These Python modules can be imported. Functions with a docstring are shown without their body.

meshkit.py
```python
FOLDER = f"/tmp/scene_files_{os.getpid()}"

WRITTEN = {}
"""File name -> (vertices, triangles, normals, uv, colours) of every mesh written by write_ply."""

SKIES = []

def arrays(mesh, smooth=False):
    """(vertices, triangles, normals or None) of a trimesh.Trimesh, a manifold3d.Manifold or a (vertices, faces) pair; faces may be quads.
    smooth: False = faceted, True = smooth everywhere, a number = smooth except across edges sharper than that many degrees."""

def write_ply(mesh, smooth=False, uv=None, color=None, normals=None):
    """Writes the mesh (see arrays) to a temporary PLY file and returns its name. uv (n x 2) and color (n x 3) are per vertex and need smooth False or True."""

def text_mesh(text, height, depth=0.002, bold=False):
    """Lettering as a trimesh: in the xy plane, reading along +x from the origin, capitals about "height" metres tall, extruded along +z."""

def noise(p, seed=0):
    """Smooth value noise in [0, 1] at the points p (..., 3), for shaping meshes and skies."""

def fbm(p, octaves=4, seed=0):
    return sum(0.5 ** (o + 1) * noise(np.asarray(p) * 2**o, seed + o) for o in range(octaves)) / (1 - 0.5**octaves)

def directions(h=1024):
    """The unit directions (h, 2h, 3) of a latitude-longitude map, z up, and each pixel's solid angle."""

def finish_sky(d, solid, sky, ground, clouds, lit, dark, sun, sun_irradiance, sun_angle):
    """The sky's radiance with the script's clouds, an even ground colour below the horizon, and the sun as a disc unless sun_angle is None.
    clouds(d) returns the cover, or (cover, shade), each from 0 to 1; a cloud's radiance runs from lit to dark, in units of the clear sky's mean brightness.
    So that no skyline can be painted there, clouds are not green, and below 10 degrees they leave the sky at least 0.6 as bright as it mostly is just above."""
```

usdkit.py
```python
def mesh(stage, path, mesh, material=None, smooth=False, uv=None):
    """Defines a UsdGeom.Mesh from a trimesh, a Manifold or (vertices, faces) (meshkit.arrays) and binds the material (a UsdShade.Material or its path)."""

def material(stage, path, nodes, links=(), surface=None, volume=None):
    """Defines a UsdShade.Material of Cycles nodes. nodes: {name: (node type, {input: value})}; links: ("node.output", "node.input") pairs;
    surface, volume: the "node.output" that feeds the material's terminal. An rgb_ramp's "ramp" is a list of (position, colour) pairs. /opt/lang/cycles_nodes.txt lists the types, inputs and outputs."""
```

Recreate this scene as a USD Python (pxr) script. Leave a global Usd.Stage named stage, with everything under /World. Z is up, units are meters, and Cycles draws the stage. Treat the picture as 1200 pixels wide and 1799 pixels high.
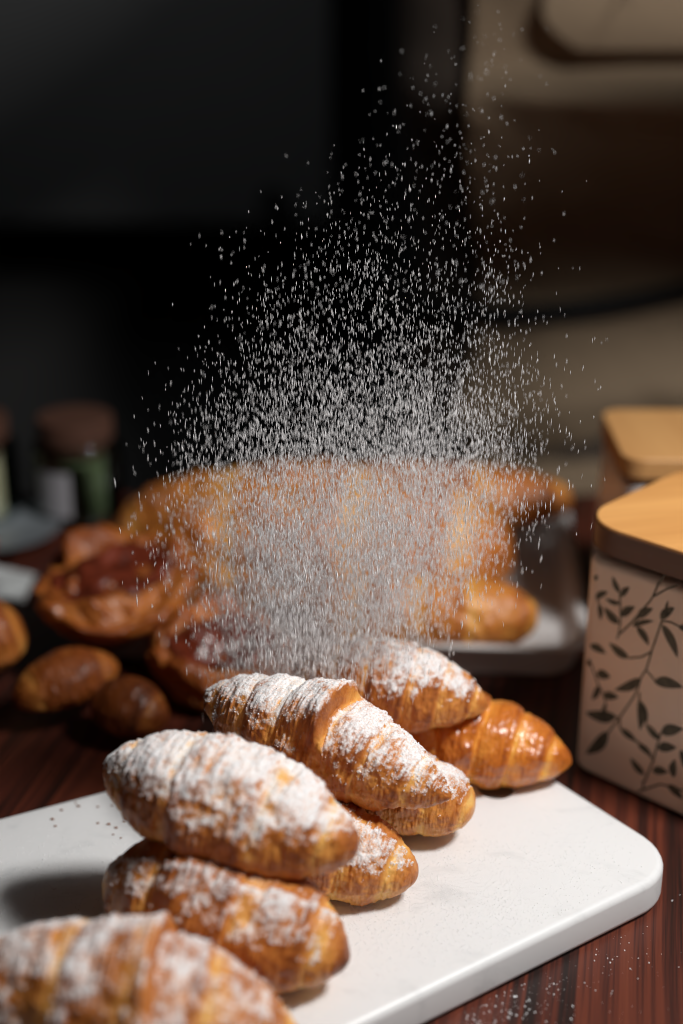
import math
import numpy as np
import trimesh
import manifold3d as m3
import shapely
from shapely.geometry import Polygon, LineString
from scipy.ndimage import maximum_filter, gaussian_filter
from pxr import Usd, UsdGeom, UsdLux, UsdShade, Gf, Sdf, Vt
import usdkit, meshkit
from meshkit import fbm, noise

stage = Usd.Stage.CreateInMemory()
W = UsdGeom.Xform.Define(stage, '/World')
UsdGeom.Scope.Define(stage, '/World/Looks')
rng = np.random.default_rng(7)

# ------------------------------------------------------------------ camera
PITCH, HC = 22.0, 0.39
cam = UsdGeom.Camera.Define(stage, '/World/camera')
cam.AddTranslateOp().Set((0, 0, HC))
cam.AddRotateXOp().Set(90 - PITCH)
cam.CreateHorizontalApertureAttr(24.0)
cam.CreateFocalLengthAttr(50.0)
cam.CreateFStopAttr(2.6)
cam.CreateFocusDistanceAttr(0.600)
cam.CreateExposureAttr(0.0)
cam.CreateClippingRangeAttr((0.02, 100.0))

# ------------------------------------------------------------------ lights
def rect_light(name, pos, target, w, h, power, color):
    l = UsdLux.RectLight.Define(stage, '/World/' + name)
    l.CreateWidthAttr(w); l.CreateHeightAttr(h); l.CreateIntensityAttr(power); l.CreateColorAttr(color)
    m = Gf.Matrix4d(); m.SetLookAt(Gf.Vec3d(*pos), Gf.Vec3d(*target), Gf.Vec3d(0, 0, 1))
    l.AddTransformOp().Set(m.GetInverse())
    return l
TGT = np.array([0.0, 0.50, 0.05])
AZ, EL, DIST = math.radians(-15), math.radians(57), 0.80
KEY = TGT + DIST * np.array([math.cos(AZ) * math.cos(EL), math.sin(AZ) * math.cos(EL), math.sin(EL)])
rect_light('window_light', KEY, TGT, 0.14, 0.14, 121.0, (1.0, 0.98, 0.955))
rect_light('room_fill', (0.05, 0.30, 2.1), (0, 0.55, 0), 1.4, 1.4, 0.05, (0.80, 0.90, 1.0))
rect_light('back_wall_fill', (-0.36, 1.30, 0.66), (-0.10, 2.4, 0.10), 0.5, 0.3, 1.0, (0.95, 0.98, 1.0))  # added unseen light that brightens the back wall and cupboard

# ------------------------------------------------------------------ helpers
F = 2500.0
cp, sp = math.cos(math.radians(PITCH)), math.sin(math.radians(PITCH))
FW, RT, UP = np.array([0, cp, -sp]), np.array([1.0, 0, 0]), np.array([0, sp, cp])
EYE = np.array([0, 0, HC])
def at(x, y, z=0.0):
    """A point of the photograph (1200 x 1799) on the horizontal plane z."""
    d = FW + RT * (x - 600) / F - UP * (y - 899.5) / F
    return EYE + d * ((z - HC) / d[2])

used = {}
def numbered(path):
    n = used.get(path, 0); used[path] = n + 1
    return path if n == 0 else f'{path}_{n:03d}'
def tag(p, label=None, cat=None, group=None, kind=None):
    p = p.GetPrim() if hasattr(p, 'GetPrim') else p
    for k, v in (('label', label), ('category', cat), ('group', group), ('kind', kind)):
        if v: p.SetCustomDataByKey(k, v)
    return p
def thing(name, label, cat, group=None, loc=(0, 0, 0)):
    x = UsdGeom.Xform.Define(stage, numbered('/World/' + name))
    x.AddTranslateOp().Set(tuple(map(float, loc)))
    tag(x, label, cat, group)
    return x
def part(parent, name, mesh, mat, smooth=30, label=None, kind=None, offset=None):
    base = str(parent.GetPath()) if parent is not None else '/World'
    if offset is not None:
        v, f, _ = meshkit.arrays(mesh); mesh = (v - np.asarray(offset), f)
    m = usdkit.mesh(stage, numbered(base + '/' + name), mesh, mat, smooth)
    tag(m, label, None, None, kind)
    return m
def primvar(m, name, data, typ=Sdf.ValueTypeNames.Color3fArray):
    UsdGeom.PrimvarsAPI(m).CreatePrimvar(name, typ, 'vertex').Set(Vt.Vec3fArray.FromNumpy(np.asarray(data, np.float32)))
def mat(name, nodes, links, surface='p.BSDF', **k):
    return usdkit.material(stage, '/World/Looks/' + name, nodes, links, surface=surface, **k)
def sstep(a, b, x):
    t = np.clip((x - a) / (b - a), 0, 1); return t * t * (3 - 2 * t)
def grid_mesh(P, closed_v=False, caps=False):
    """P (n, m, 3) -> (verts, quads); closed_v joins the m direction."""
    n, m = P.shape[:2]
    i, j = np.meshgrid(np.arange(n - 1), np.arange(m if closed_v else m - 1), indexing='ij')
    a = i * m + j; b = i * m + (j + 1) % m; c = (i + 1) * m + (j + 1) % m; d = (i + 1) * m + j
    f = np.stack([a, b, c, d], -1).reshape(-1, 4)
    f = np.vstack([f[:, [0, 1, 2]], f[:, [0, 2, 3]]]); v = P.reshape(-1, 3)
    if caps:
        k = len(v); v = np.vstack([v, P[0].mean(0), P[-1].mean(0)]); r = np.arange(m); q = (r + 1) % m
        f = np.vstack([f, np.stack([np.full(m, k), q, r], 1), np.stack([np.full(m, k + 1), (n - 1) * m + r, (n - 1) * m + q], 1)])
    return v, f
def rounded_slab(poly, h, r, z0=0.0, steps=5):
    """Prism of a shapely polygon with its top and bottom edges rounded by r."""
    N = 240
    def ring(p):
        e = p.exterior; s = np.linspace(0, 1, N, endpoint=False)
        return np.array([e.interpolate(x, normalized=True).coords[0] for x in s])
    big = ring(poly); c = np.array(poly.centroid.coords[0]); nrm = np.roll(big, -1, 0) - np.roll(big, 1, 0)
    nrm = np.stack([nrm[:, 1], -nrm[:, 0]], 1); nrm /= np.linalg.norm(nrm, axis=1)[:, None]
    if (nrm * (big - c)).sum() < 0: nrm = -nrm
    if Polygon(big).exterior.is_ccw is False: big = big[::-1]; nrm = nrm[::-1]
    rings = []
    for k in range(steps + 1):
        a = math.pi / 2 * k / steps; rings.append((r * (1 - math.sin(a)), z0 + r * (1 - math.cos(a))))
    for k in range(steps + 1):
        a = math.pi / 2 * k / steps; rings.append((r * (1 - math.cos(a)), z0 + h - r * (1 - math.sin(a))))
    P = np.array([np.column_stack([big - nrm * o, np.full(N, z)]) for o, z in rings])
    return grid_mesh(P, True, True)
def lathe(profile, n=64, center=(0, 0, 0)):
    pr = np.asarray(profile, float); th = np.linspace(0, 2 * np.pi, n, endpoint=False)
    P = np.stack([pr[:, :1] * np.cos(th), pr[:, :1] * np.sin(th), np.repeat(pr[:, 1:], n, 1)], -1)
    v, f = grid_mesh(P, True, True)
    return v + np.asarray(center), f
ICO = trimesh.Trimesh([[1, 0, 0], [-1, 0, 0], [0, 1, 0], [0, -1, 0], [0, 0, 1], [0, 0, -1]], [[0, 2, 4], [2, 1, 4], [1, 3, 4], [3, 0, 4], [2, 0, 5], [1, 2, 5], [3, 1, 5], [0, 3, 5]], process=False)
def grains(points, sizes, aspect=None, seed=0, tilt=0.0):
    """Many small irregular crystals as one mesh."""
    r = np.random.default_rng(seed); n = len(points); v0, f0 = np.array(ICO.vertices), np.array(ICO.faces)
    asp = np.ones((n, 3)) if aspect is None else aspect
    q = r.normal(size=(n, 4)); q /= np.linalg.norm(q, axis=1)[:, None]
    v = np.repeat(v0[None], n, 0) * (1 + r.uniform(-.28, .28, (n, len(v0), 1)))
    if aspect is None:
        w, x, y, z = q.T
        R = np.stack([1 - 2 * (y * y + z * z), 2 * (x * y - z * w), 2 * (x * z + y * w), 2 * (x * y + z * w), 1 - 2 * (x * x + z * z), 2 * (y * z - x * w), 2 * (x * z - y * w), 2 * (y * z + x * w), 1 - 2 * (x * x + y * y)], -1).reshape(n, 3, 3)
        v = np.einsum('nij,nkj->nki', R, v)
    v = v * (np.asarray(sizes)[:, None] * asp)[:, None, :]
    if tilt:
        t = r.normal(scale=tilt, size=(n, 2)); v[..., 0] += v[..., 2] * t[:, :1]; v[..., 1] += v[..., 2] * t[:, 1:]
    v = v + np.asarray(points)[:, None, :]
    f = (f0[None] + (np.arange(n) * len(v0))[:, None, None]).reshape(-1, 3)
    return v.reshape(-1, 3), f

# ------------------------------------------------------------------ materials
def crust_material(name, gloss, ramp, sugar=True, bump=1.0):
    n = {'tc': ('texture_coordinate', {}), 'a': ('attribute', {'attribute': 'crust'}), 's': ('separate_color', {'color_type': 'rgb'}),
         'n1': ('noise_texture', {'scale': 160.0, 'detail': 5.0, 'roughness': .6}), 'n2': ('noise_texture', {'scale': 1100.0, 'detail': 3.0, 'roughness': .6}),
         'n3': ('noise_texture', {'scale': 420.0, 'detail': 4.0, 'roughness': .65}),
         't1': ('math', {'math_type': 'multiply_add', 'value2': .34, 'value3': -.17}), 't2': ('math', {'math_type': 'add'}),
         't3': ('math', {'math_type': 'multiply_add', 'value2': .30, 'value3': -.15}), 't4': ('math', {'math_type': 'add', 'use_clamp': True}),
         'r': ('rgb_ramp', {'ramp': ramp}),
         'g1': ('math', {'math_type': 'multiply_add', 'value2': 1.3, 'value3': -.65}), 'g2': ('math', {'math_type': 'add'}),
         'g3': ('math', {'math_type': 'multiply_add', 'value2': .7, 'value3': -.35}), 'g4': ('math', {'math_type': 'add'}),
         'gm': ('map_range', {'range_type': 'smoothstep', 'from_min': .30, 'from_max': 1.22, 'to_min': 0.0, 'to_max': 1.0, 'clamp': True}),
         'b1': ('bump', {'strength': .55 * bump, 'distance': .0012}), 'b2': ('bump', {'strength': .5 * bump, 'distance': .0005}),
         'p': ('principled_bsdf', {'roughness': .45 - .15 * gloss, 'coat_weight': .12 + .5 * gloss, 'coat_roughness': .22, 'specular_ior_level': .4, 'subsurface_weight': .12, 'subsurface_scale': .002, 'subsurface_radius': (1.0, .45, .15)}),
         'd': ('principled_bsdf', {'base_color': (.90, .90, .91), 'roughness': .85, 'specular_ior_level': .25, 'subsurface_weight': .25, 'subsurface_scale': .0008, 'subsurface_radius': (1, 1, 1)}),
         'mx': ('mix_closure', {})}
    l = [('a.color', 's.color'), ('tc.object', 'n1.vector'), ('tc.object', 'n2.vector'), ('tc.object', 'n3.vector'),
         ('n1.fac', 't1.value1'), ('s.r', 't2.value1'), ('t1.value', 't2.value2'), ('n3.fac', 't3.value1'), ('t2.value', 't4.value1'), ('t3.value', 't4.value2'), ('t4.value', 'r.fac'), ('r.color', 'p.base_color'),
         ('n3.fac', 'b1.height'), ('n2.fac', 'b2.height'), ('b1.normal', 'b2.normal'), ('b1.normal', 'p.normal'), ('b2.normal', 'd.normal'),
         ('n2.fac', 'g1.value1'), ('s.g', 'g2.value1'), ('g1.value', 'g2.value2'), ('n3.fac', 'g3.value1'), ('g2.value', 'g4.value1'), ('g3.value', 'g4.value2'), ('g4.value', 'gm.value'),
         ('gm.result', 'mx.fac'), ('p.BSDF', 'mx.closure1'), ('d.BSDF', 'mx.closure2')]
    return mat(name, n, l, 'mx.closure')
RAMP = [(0, (.86, .50, .14)), (.25, (.74, .33, .075)), (.5, (.52, .17, .032)), (.72, (.27, .070, .014)), (1, (.07, .018, .006))]
RAMP_G = [(0, (.90, .47, .09)), (.25, (.78, .31, .05)), (.5, (.58, .17, .022)), (.75, (.33, .075, .011)), (1, (.12, .025, .006))]
RAMP_D = [(0, (.72, .33, .08)), (.3, (.52, .18, .035)), (.6, (.30, .075, .014)), (1, (.07, .014, .005))]
M_crust = crust_material('sugared_crust', .15, RAMP)
M_crust_g = crust_material('glazed_crust', .9, RAMP_G, bump=.6)
M_crust_d = crust_material('dark_crust', .25, RAMP_D, bump=1.0)
M_bread = crust_material('loaf_crust', .1, [(0, (.80, .46, .13)), (.3, (.70, .31, .06)), (.6, (.48, .15, .025)), (1, (.14, .035, .01))])
M_sugar = mat('icing_sugar', {'p': ('principled_bsdf', {'base_color': (.92, .92, .93), 'roughness': .8, 'specular_ior_level': .3})}, [])
M_marble = mat('white_marble', {
    'tc': ('texture_coordinate', {}), 'mp': ('mapping', {'scale': (1, 1.6, 1), 'rotation': (0, 0, .7)}),
    'n': ('noise_texture', {'scale': 9.0, 'detail': 6.0, 'roughness': .62, 'distortion': 1.4}), 'n2': ('noise_texture', {'scale': 26.0, 'detail': 5.0, 'roughness': .6}),
    'rv': ('rgb_ramp', {'ramp': [(0, (0, 0, 0)), (.44, (0, 0, 0)), (.5, (1, 1, 1)), (.56, (0, 0, 0)), (1, (0, 0, 0))]}),
    'r2': ('rgb_ramp', {'ramp': [(0, (0, 0, 0)), (.52, (0, 0, 0)), (.72, (1, 1, 1)), (1, (1, 1, 1))]}),
    'm': ('math', {'math_type': 'multiply'}), 'bw': ('rgb_to_bw', {}), 'bw2': ('rgb_to_bw', {}), 'mm': ('math', {'math_type': 'multiply', 'value2': .55}),
    'c': ('mix_color', {'a': (.83, .835, .84), 'b': (.50, .52, .53)}),
    'n3': ('noise_texture', {'scale': 900.0, 'detail': 2.0}), 'b': ('bump', {'strength': .04, 'distance': .0004}),
    'p': ('principled_bsdf', {'roughness': .38, 'specular_ior_level': .45, 'subsurface_weight': .2, 'subsurface_scale': .004, 'subsurface_radius': (1, 1, 1)})},
    [('tc.object', 'mp.vector'), ('mp.vector', 'n.vector'), ('mp.vector', 'n2.vector'), ('n.fac', 'rv.fac'), ('n2.fac', 'r2.fac'), ('rv.color', 'bw.color'), ('r2.color', 'bw2.color'),
     ('bw.val', 'm.value1'), ('bw2.val', 'm.value2'), ('m.value', 'mm.value1'), ('mm.value', 'c.fac'), ('c.result', 'p.base_color'), ('tc.object', 'n3.vector'), ('n3.fac', 'b.height'), ('b.normal', 'p.normal')])
GR = math.radians(78)      # the direction of the table's grain
M_table = mat('stained_wood', {
    'tc': ('texture_coordinate', {}), 'wn': ('noise_texture', {'scale': 7.0, 'detail': 2.0}), 'wm': ('vector_math', {'math_type': 'scale', 'scale': .004}), 'wa': ('vector_math', {'math_type': 'add'}), 'mp': ('mapping', {'rotation': (0, 0, -GR), 'scale': (1, 1, 1)}), 'ms': ('mapping', {'scale': (.6, 52, 52)}), 'mf': ('mapping', {'scale': (9, 700, 700)}), 'mw': ('mapping', {'scale': (.5, 9, 9)}),
    'n': ('noise_texture', {'scale': 6.0, 'detail': 3.0, 'roughness': .6, 'distortion': .3}), 'nf': ('noise_texture', {'scale': 1.0, 'detail': 3.0, 'roughness': .7}), 'nw': ('noise_texture', {'scale': 2.6, 'detail': 2.0}),
    'r': ('rgb_ramp', {'ramp': [(0, (.008, .005, .005)), (.38, (.018, .007, .005)), (.48, (.055, .013, .008)), (.60, (.115, .026, .013)), (1, (.18, .045, .02))]}),
    'a1': ('math', {'math_type': 'multiply_add', 'value2': .8, 'value3': -.4}), 'a2': ('math', {'math_type': 'add'}), 'a3': ('math', {'math_type': 'multiply_add', 'value2': .30, 'value3': -.15}), 'a4': ('math', {'math_type': 'add', 'use_clamp': True}),
    'b': ('bump', {'strength': .25, 'distance': .0006}),
    'p': ('principled_bsdf', {'roughness': .42, 'specular_ior_level': .45})},
    [('tc.object', 'wn.vector'), ('wn.color', 'wm.vector1'), ('wm.vector', 'wa.vector2'), ('tc.object', 'wa.vector1'), ('wa.vector', 'mp.vector'), ('mp.vector', 'ms.vector'), ('mp.vector', 'mf.vector'), ('mp.vector', 'mw.vector'), ('ms.vector', 'n.vector'), ('mf.vector', 'nf.vector'), ('mw.vector', 'nw.vector'),
     ('nw.fac', 'a1.value1'), ('n.fac', 'a2.value1'), ('a1.value', 'a2.value2'), ('nf.fac', 'a3.value1'), ('a2.value', 'a4.value1'), ('a3.value', 'a4.value2'), ('a4.value', 'r.fac'), ('r.color', 'p.base_color'), ('n.fac', 'b.height'), ('b.normal', 'p.normal')])
def wood(name, light, dark, rot, rough=.5):
    return mat(name, {'tc': ('texture_coordinate', {}), 'mp': ('mapping', {'rotation': (0, 0, rot)}), 'ms': ('mapping', {'scale': (4, 60, 60)}), 'mb': ('mapping', {'scale': (2, 45, 45)}),
        'n': ('noise_texture', {'scale': 3.0, 'detail': 5.0, 'roughness': .65}), 'w': ('noise_texture', {'scale': 1.0, 'detail': 1.0}), 'a': ('math', {'math_type': 'add'}), 'h': ('math', {'math_type': 'multiply', 'value2': .5}),
        'r': ('rgb_ramp', {'ramp': [(.2, dark), (.75, light)]}), 'b': ('bump', {'strength': .15, 'distance': .0003}), 'p': ('principled_bsdf', {'roughness': rough})},
        [('tc.object', 'mp.vector'), ('mp.vector', 'ms.vector'), ('mp.vector', 'mb.vector'), ('ms.vector', 'n.vector'), ('mb.vector', 'w.vector'), ('n.fac', 'a.value1'), ('w.fac', 'a.value2'), ('a.value', 'h.value1'), ('h.value', 'r.fac'), ('r.color', 'p.base_color'), ('n.fac', 'b.height'), ('b.normal', 'p.normal')])
M_lid = wood('bamboo_lid', (.74, .38, .125), (.46, .19, .05), -.25)
M_lid2 = wood('bamboo_lid_far', (.62, .34, .13), (.42, .19, .06), 1.5)
M_lid_edge = wood('dark_lid_edge', (.16, .075, .04), (.09, .04, .022), .6)  # lid side in a darker wood tone than the lid top
M_cork = wood('dark_cork', (.11, .042, .022), (.05, .02, .012), .3, .8)
def plain(name, color, rough=.5, scale=60.0, vary=.12, **k):
    c = np.array(color)
    return mat(name, {'tc': ('texture_coordinate', {}), 'n': ('noise_texture', {'scale': scale, 'detail': 4.0}), 'r': ('rgb_ramp', {'ramp': [(.3, tuple(c * (1 - vary))), (.7, tuple(np.minimum(c * (1 + vary), .95)))]}), 'p': ('principled_bsdf', {'roughness': rough, **k})},
        [('tc.object', 'n.vector'), ('n.fac', 'r.fac'), ('r.color', 'p.base_color')])
M_ceramic = plain('cream_ceramic', (.82, .64, .49), .42, 25, .04)
M_ceramic2 = plain('white_ceramic', (.74, .70, .68), .35, 25, .03)
M_print = plain('green_print', (.075, .070, .042), .6, 300, .45)
M_print_red = plain('red_print', (.38, .03, .05), .5, 200, .2)
M_seal = plain('dark_seal', (.02, .018, .016), .6)
M_tray = plain('tray_enamel', (.60, .58, .57), .35, 20, .03)
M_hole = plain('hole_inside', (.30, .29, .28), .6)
M_cloth = plain('tan_linen', (.27, .195, .125), .9, 900, .18)
M_shirt = plain('dark_shirt', (.055, .040, .030), .9, 300, .2)
M_black = plain('black_webbing', (.008, .008, .008), .85)
M_skin = plain('skin', (.45, .25, .17), .5)
M_hair = plain('hair', (.02, .012, .008), .5)
M_wall = plain('charcoal_wall', (.12, .12, .12), .9, 3, .08)
M_cab = plain('graphite_cabinet', (.09, .091, .092), .6, 3, .05)
M_floor = plain('dark_floor', (.03, .028, .026), .7, 3, .2)
M_jam = plain('red_jam', (.13, .022, .009), .35, 90, .6, coat_weight=.3, coat_roughness=.15)
M_green = plain('green_herbs', (.14, .165, .085), .8, 260, .3)
M_cream = plain('cream_meal', (.62, .52, .36), .8, 260, .12)
M_label = plain('grey_label', (.44, .43, .46), .7, 50, .05)
M_berry = plain('red_berry', (.50, .055, .03), .3, 150, .3)
M_dish = plain('grey_dish', (.22, .24, .26), .3, 10, .04)
M_napkin = plain('pale_napkin', (.48, .50, .50), .9, 300, .06)
M_glass = mat('jar_glass', {'t': ('transparent_bsdf', {'color': (.93, .97, .95)}), 'g': ('glossy_bsdf', {'roughness': .04, 'color': (.9, .95, .95)}), 'f': ('fresnel', {'IOR': 1.45}), 'm': ('mix_closure', {})},
    [('f.fac', 'm.fac'), ('t.BSDF', 'm.closure1'), ('g.BSDF', 'm.closure2')], 'm.closure')
M_crumb = plain('brown_crumb', (.22, .075, .025), .8)

# ------------------------------------------------------------------ the setting
tag(part(None, 'floor', trimesh.creation.box([6, 6, .05], trimesh.transformations.translation_matrix([0, 1.2, -.805])), M_floor, False), 'dark floor under the table', 'floor', None, 'structure')
tag(part(None, 'wall', trimesh.creation.box([6, .1, 4.2], trimesh.transformations.translation_matrix([0, 2.45, 1.2])), M_wall, False), 'dark charcoal wall in the unlit background', 'wall', None, 'structure')
cab = thing('cabinet', 'dark grey cupboard hanging on the background wall at upper left', 'cabinet')
part(cab, 'carcass', rounded_slab(shapely.box(-1.35, 2.03, -.012, 2.39), 1.0, .004, .012), M_cab)
part(cab, 'door', rounded_slab(shapely.box(-.68, 2.008, -.016, 2.028), .99, .004, .017), M_cab)
part(cab, 'door', rounded_slab(shapely.box(-1.346, 2.008, -.685, 2.028), .99, .004, .017), M_cab)
kn = lathe([(0, 0), (.016, .003), (.02, .012), (.012, .02), (.010, .03)], 24)
part(cab, 'knob', (np.stack([kn[0][:, 0] - .095, 1.978 + kn[0][:, 2], kn[0][:, 1] + .05], 1), kn[1]), M_black)

# table
tb = thing('table', 'dark red-brown stained wooden table with streaky grain under everything', 'table')
part(tb, 'tabletop', rounded_slab(shapely.box(-.85, .05, .85, 1.005), .035, .004, -.035), M_table)
for sx in (-.78, .78):
    for sy in (.12, .93):
        part(tb, 'leg', rounded_slab(shapely.box(sx - .035, sy - .035, sx + .035, sy + .035), .745, .004, -.78), M_table)

# ------------------------------------------------------------------ marble board
ZB = .018
f1, f2 = at(629, 1799, ZB)[:2], at(1056, 1592, ZB)[:2]
r1, r2 = at(990, 1375, ZB)[:2], at(1151, 1476, ZB)[:2]
b1, b2 = at(0, 1434, ZB)[:2], at(185, 1386, ZB)[:2]
def cross(p, q, a, b):
    d1, d2 = q - p, b - a; t = np.linalg.solve(np.array([d1, -d2]).T, a - p)[0]; return p + d1 * t
FR, BR = cross(f1, f2, r1, r2), cross(b1, b2, r1, r2)
FL = FR + (f1 - f2) / np.linalg.norm(f2 - f1) * .40
BL = BR + (b1 - b2) / np.linalg.norm(b2 - b1) * .40
board_poly = Polygon([FL, FR, BR, BL]).buffer(-.026).buffer(.026, quad_segs=24)
bd = thing('marble_board', 'white marble serving board with rounded corners under the croissants', 'serving board')
slab = m3.Manifold(m3.Mesh(np.asarray((sl := rounded_slab(board_poly, ZB - .0005, .0035, .0005))[0], np.float32), np.asarray(sl[1], np.uint32)))
hc = at(872, 1386, ZB)
holed = slab - m3.Manifold.cylinder(.05, .0085, .0085, 40).translate([hc[0], hc[1], -.01])
part(bd, 'slab', holed, M_marble, 40)
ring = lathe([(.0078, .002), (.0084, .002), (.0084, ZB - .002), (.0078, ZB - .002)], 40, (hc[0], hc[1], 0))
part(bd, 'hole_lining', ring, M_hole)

# ------------------------------------------------------------------ croissants
def croissant_grid(A, B, R, seed, n=2.6, amp=.13, hump=.5, bend=(0, 0), slant=.10, th0=0.6, fat=.60, NU=380, NT=290, floor=None, lip=None, rough=1.0, flat=.8):
    """A rolled spindle from A to B with overlapping layers. Returns points (NU, NT, 3), tone (NU, NT)."""
    A, B = np.asarray(A, float), np.asarray(B, float)
    L = np.linalg.norm(B - A); e1 = (B - A) / L
    e3 = np.array([0, 0, 1.0]) - e1 * e1[2]; e3 /= np.linalg.norm(e3); e2 = np.cross(e3, e1)
    w = np.linspace(0, 1, NU); u = .62 * w + .38 * (1 - np.cos(np.pi * w)) / 2
    th = np.linspace(0, 2 * np.pi, NT, endpoint=False)
    U, T = np.meshgrid(u, th, indexing='ij')
    t = np.where(U < hump, (U - hump) / hump, (U - hump) / (1 - hump))
    s = np.abs(t)
    env = np.clip(1 - s ** 2.1, 0, 1) ** fat
    q = np.stack([np.cos(T), np.sin(T)], -1)
    wob = slant * (np.abs(((T - th0 + np.pi) % (2 * np.pi)) - np.pi) / np.pi - .5)
    wob = wob + .05 * (fbm(np.stack([q[..., 0] * 1.6, q[..., 1] * 1.6, np.sign(t) * 3 + U * .5], -1), 3, seed) - .5)
    ph = s * n * (1 + .12 * np.sin(seed)) + wob * n + .35 + .25 * np.sin(seed * 1.7) * (t > 0)
    k = np.floor(ph); fr = ph - k
    g = np.sin(np.pi * (.12 + .62 * fr))
    drop = sstep(.91, 1.0, fr)
    g = g * (1 - drop) + drop * math.sin(math.pi * .12)
    per = noise(np.stack([k * 1.7 + .3, np.sign(t) * 2.2 + .4, np.full_like(k, seed * .37)], -1), seed)
    a = amp * (.55 + .9 * per) * (1 - .35 * s)
    P2 = np.stack([U * L * 1.0, q[..., 0] * R * np.maximum(env, .2), q[..., 1] * R * np.maximum(env, .2)], -1)
    big = .8 * (fbm(P2 * 34, 3, seed + 1) - .5) + .45 * (fbm(P2 * 85 + 5, 2, seed + 6) - .5)
    med = fbm(P2 * 170, 3, seed + 2) - .5
    stri = fbm(np.stack([U * L * 900, q[..., 0] * 2.2 * env, q[..., 1] * 2.2 * env], -1), 3, seed + 3) - .5
    flake = fbm(np.stack([U * L * 420, q[..., 0] * R * env * 160, q[..., 1] * R * env * 160], -1), 3, seed + 4) - .5
    tipf = sstep(0, .12, env)
    rr = R * env * (1 - a * .5 + a * g + .32 * big) + tipf * (.0024 * med + .0016 * rough * stri + .0013 * rough * flake)
    if lip is not None:      # the loose end of the outermost layer, a curled flap
        lu, lt, lw, lh = lip
        dt = np.abs(((T - lt + np.pi) % (2 * np.pi)) - np.pi)
        edge = lu + .03 * (dt / lw) ** 2
        x = (edge - U)
        band = np.sqrt(np.clip(1 - (1 - np.clip((x + .004) / .028, 0, 1)) ** 2, 0, 1)) * np.exp(-np.clip(x - .02, 0, 1) / .10) * np.exp(-(dt / lw) ** 4)
        rr = rr + lh * band
    rr = np.maximum(rr, 0)
    cx, cz = np.cos(T), np.sin(T)
    z = rr * cz; z = np.where(z < 0, z * flat, z)
    bu = 4 * U * (1 - U)
    P = A + e1 * (U * L)[..., None] + e2 * (rr * cx + bend[0] * bu)[..., None] + e3 * (z + bend[1] * bu)[..., None]
    if floor is not None:
        d = P[..., 2] - floor; soft = .003
        P[..., 2] = floor + np.where(d > soft, d, np.where(d > -.02, soft * np.exp(np.clip((d - soft) / soft, -8, 0)), 0))
    lam = np.exp(-(fr / .16) ** 2) * (per > .25)       # freshly exposed leaves beside a fold
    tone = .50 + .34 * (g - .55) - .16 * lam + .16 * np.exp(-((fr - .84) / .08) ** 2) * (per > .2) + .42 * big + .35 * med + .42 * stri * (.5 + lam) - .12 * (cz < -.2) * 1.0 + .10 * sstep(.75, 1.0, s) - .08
    return P, tone, (.8 * stri + 1.5 * flake + .25 * (g - .6) - .1 * lam) * sstep(.1, .75, env)

RES = .0008
GX, GY = np.arange(-.2, .2, RES), np.arange(.34, .68, RES)
def top_map(P, low=False):
    """Height of the highest (or lowest) point over each cell of a 0.8 mm grid."""
    H = np.full((len(GX), len(GY)), np.inf if low else -np.inf)
    p = P.reshape(-1, 3); i = ((p[:, 0] - GX[0]) / RES).astype(int); j = ((p[:, 1] - GY[0]) / RES).astype(int)
    ok = (i >= 0) & (j >= 0) & (i < len(GX)) & (j < len(GY))
    (np.minimum if low else np.maximum).at(H, (i[ok], j[ok]), p[ok, 2])
    return H

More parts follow.
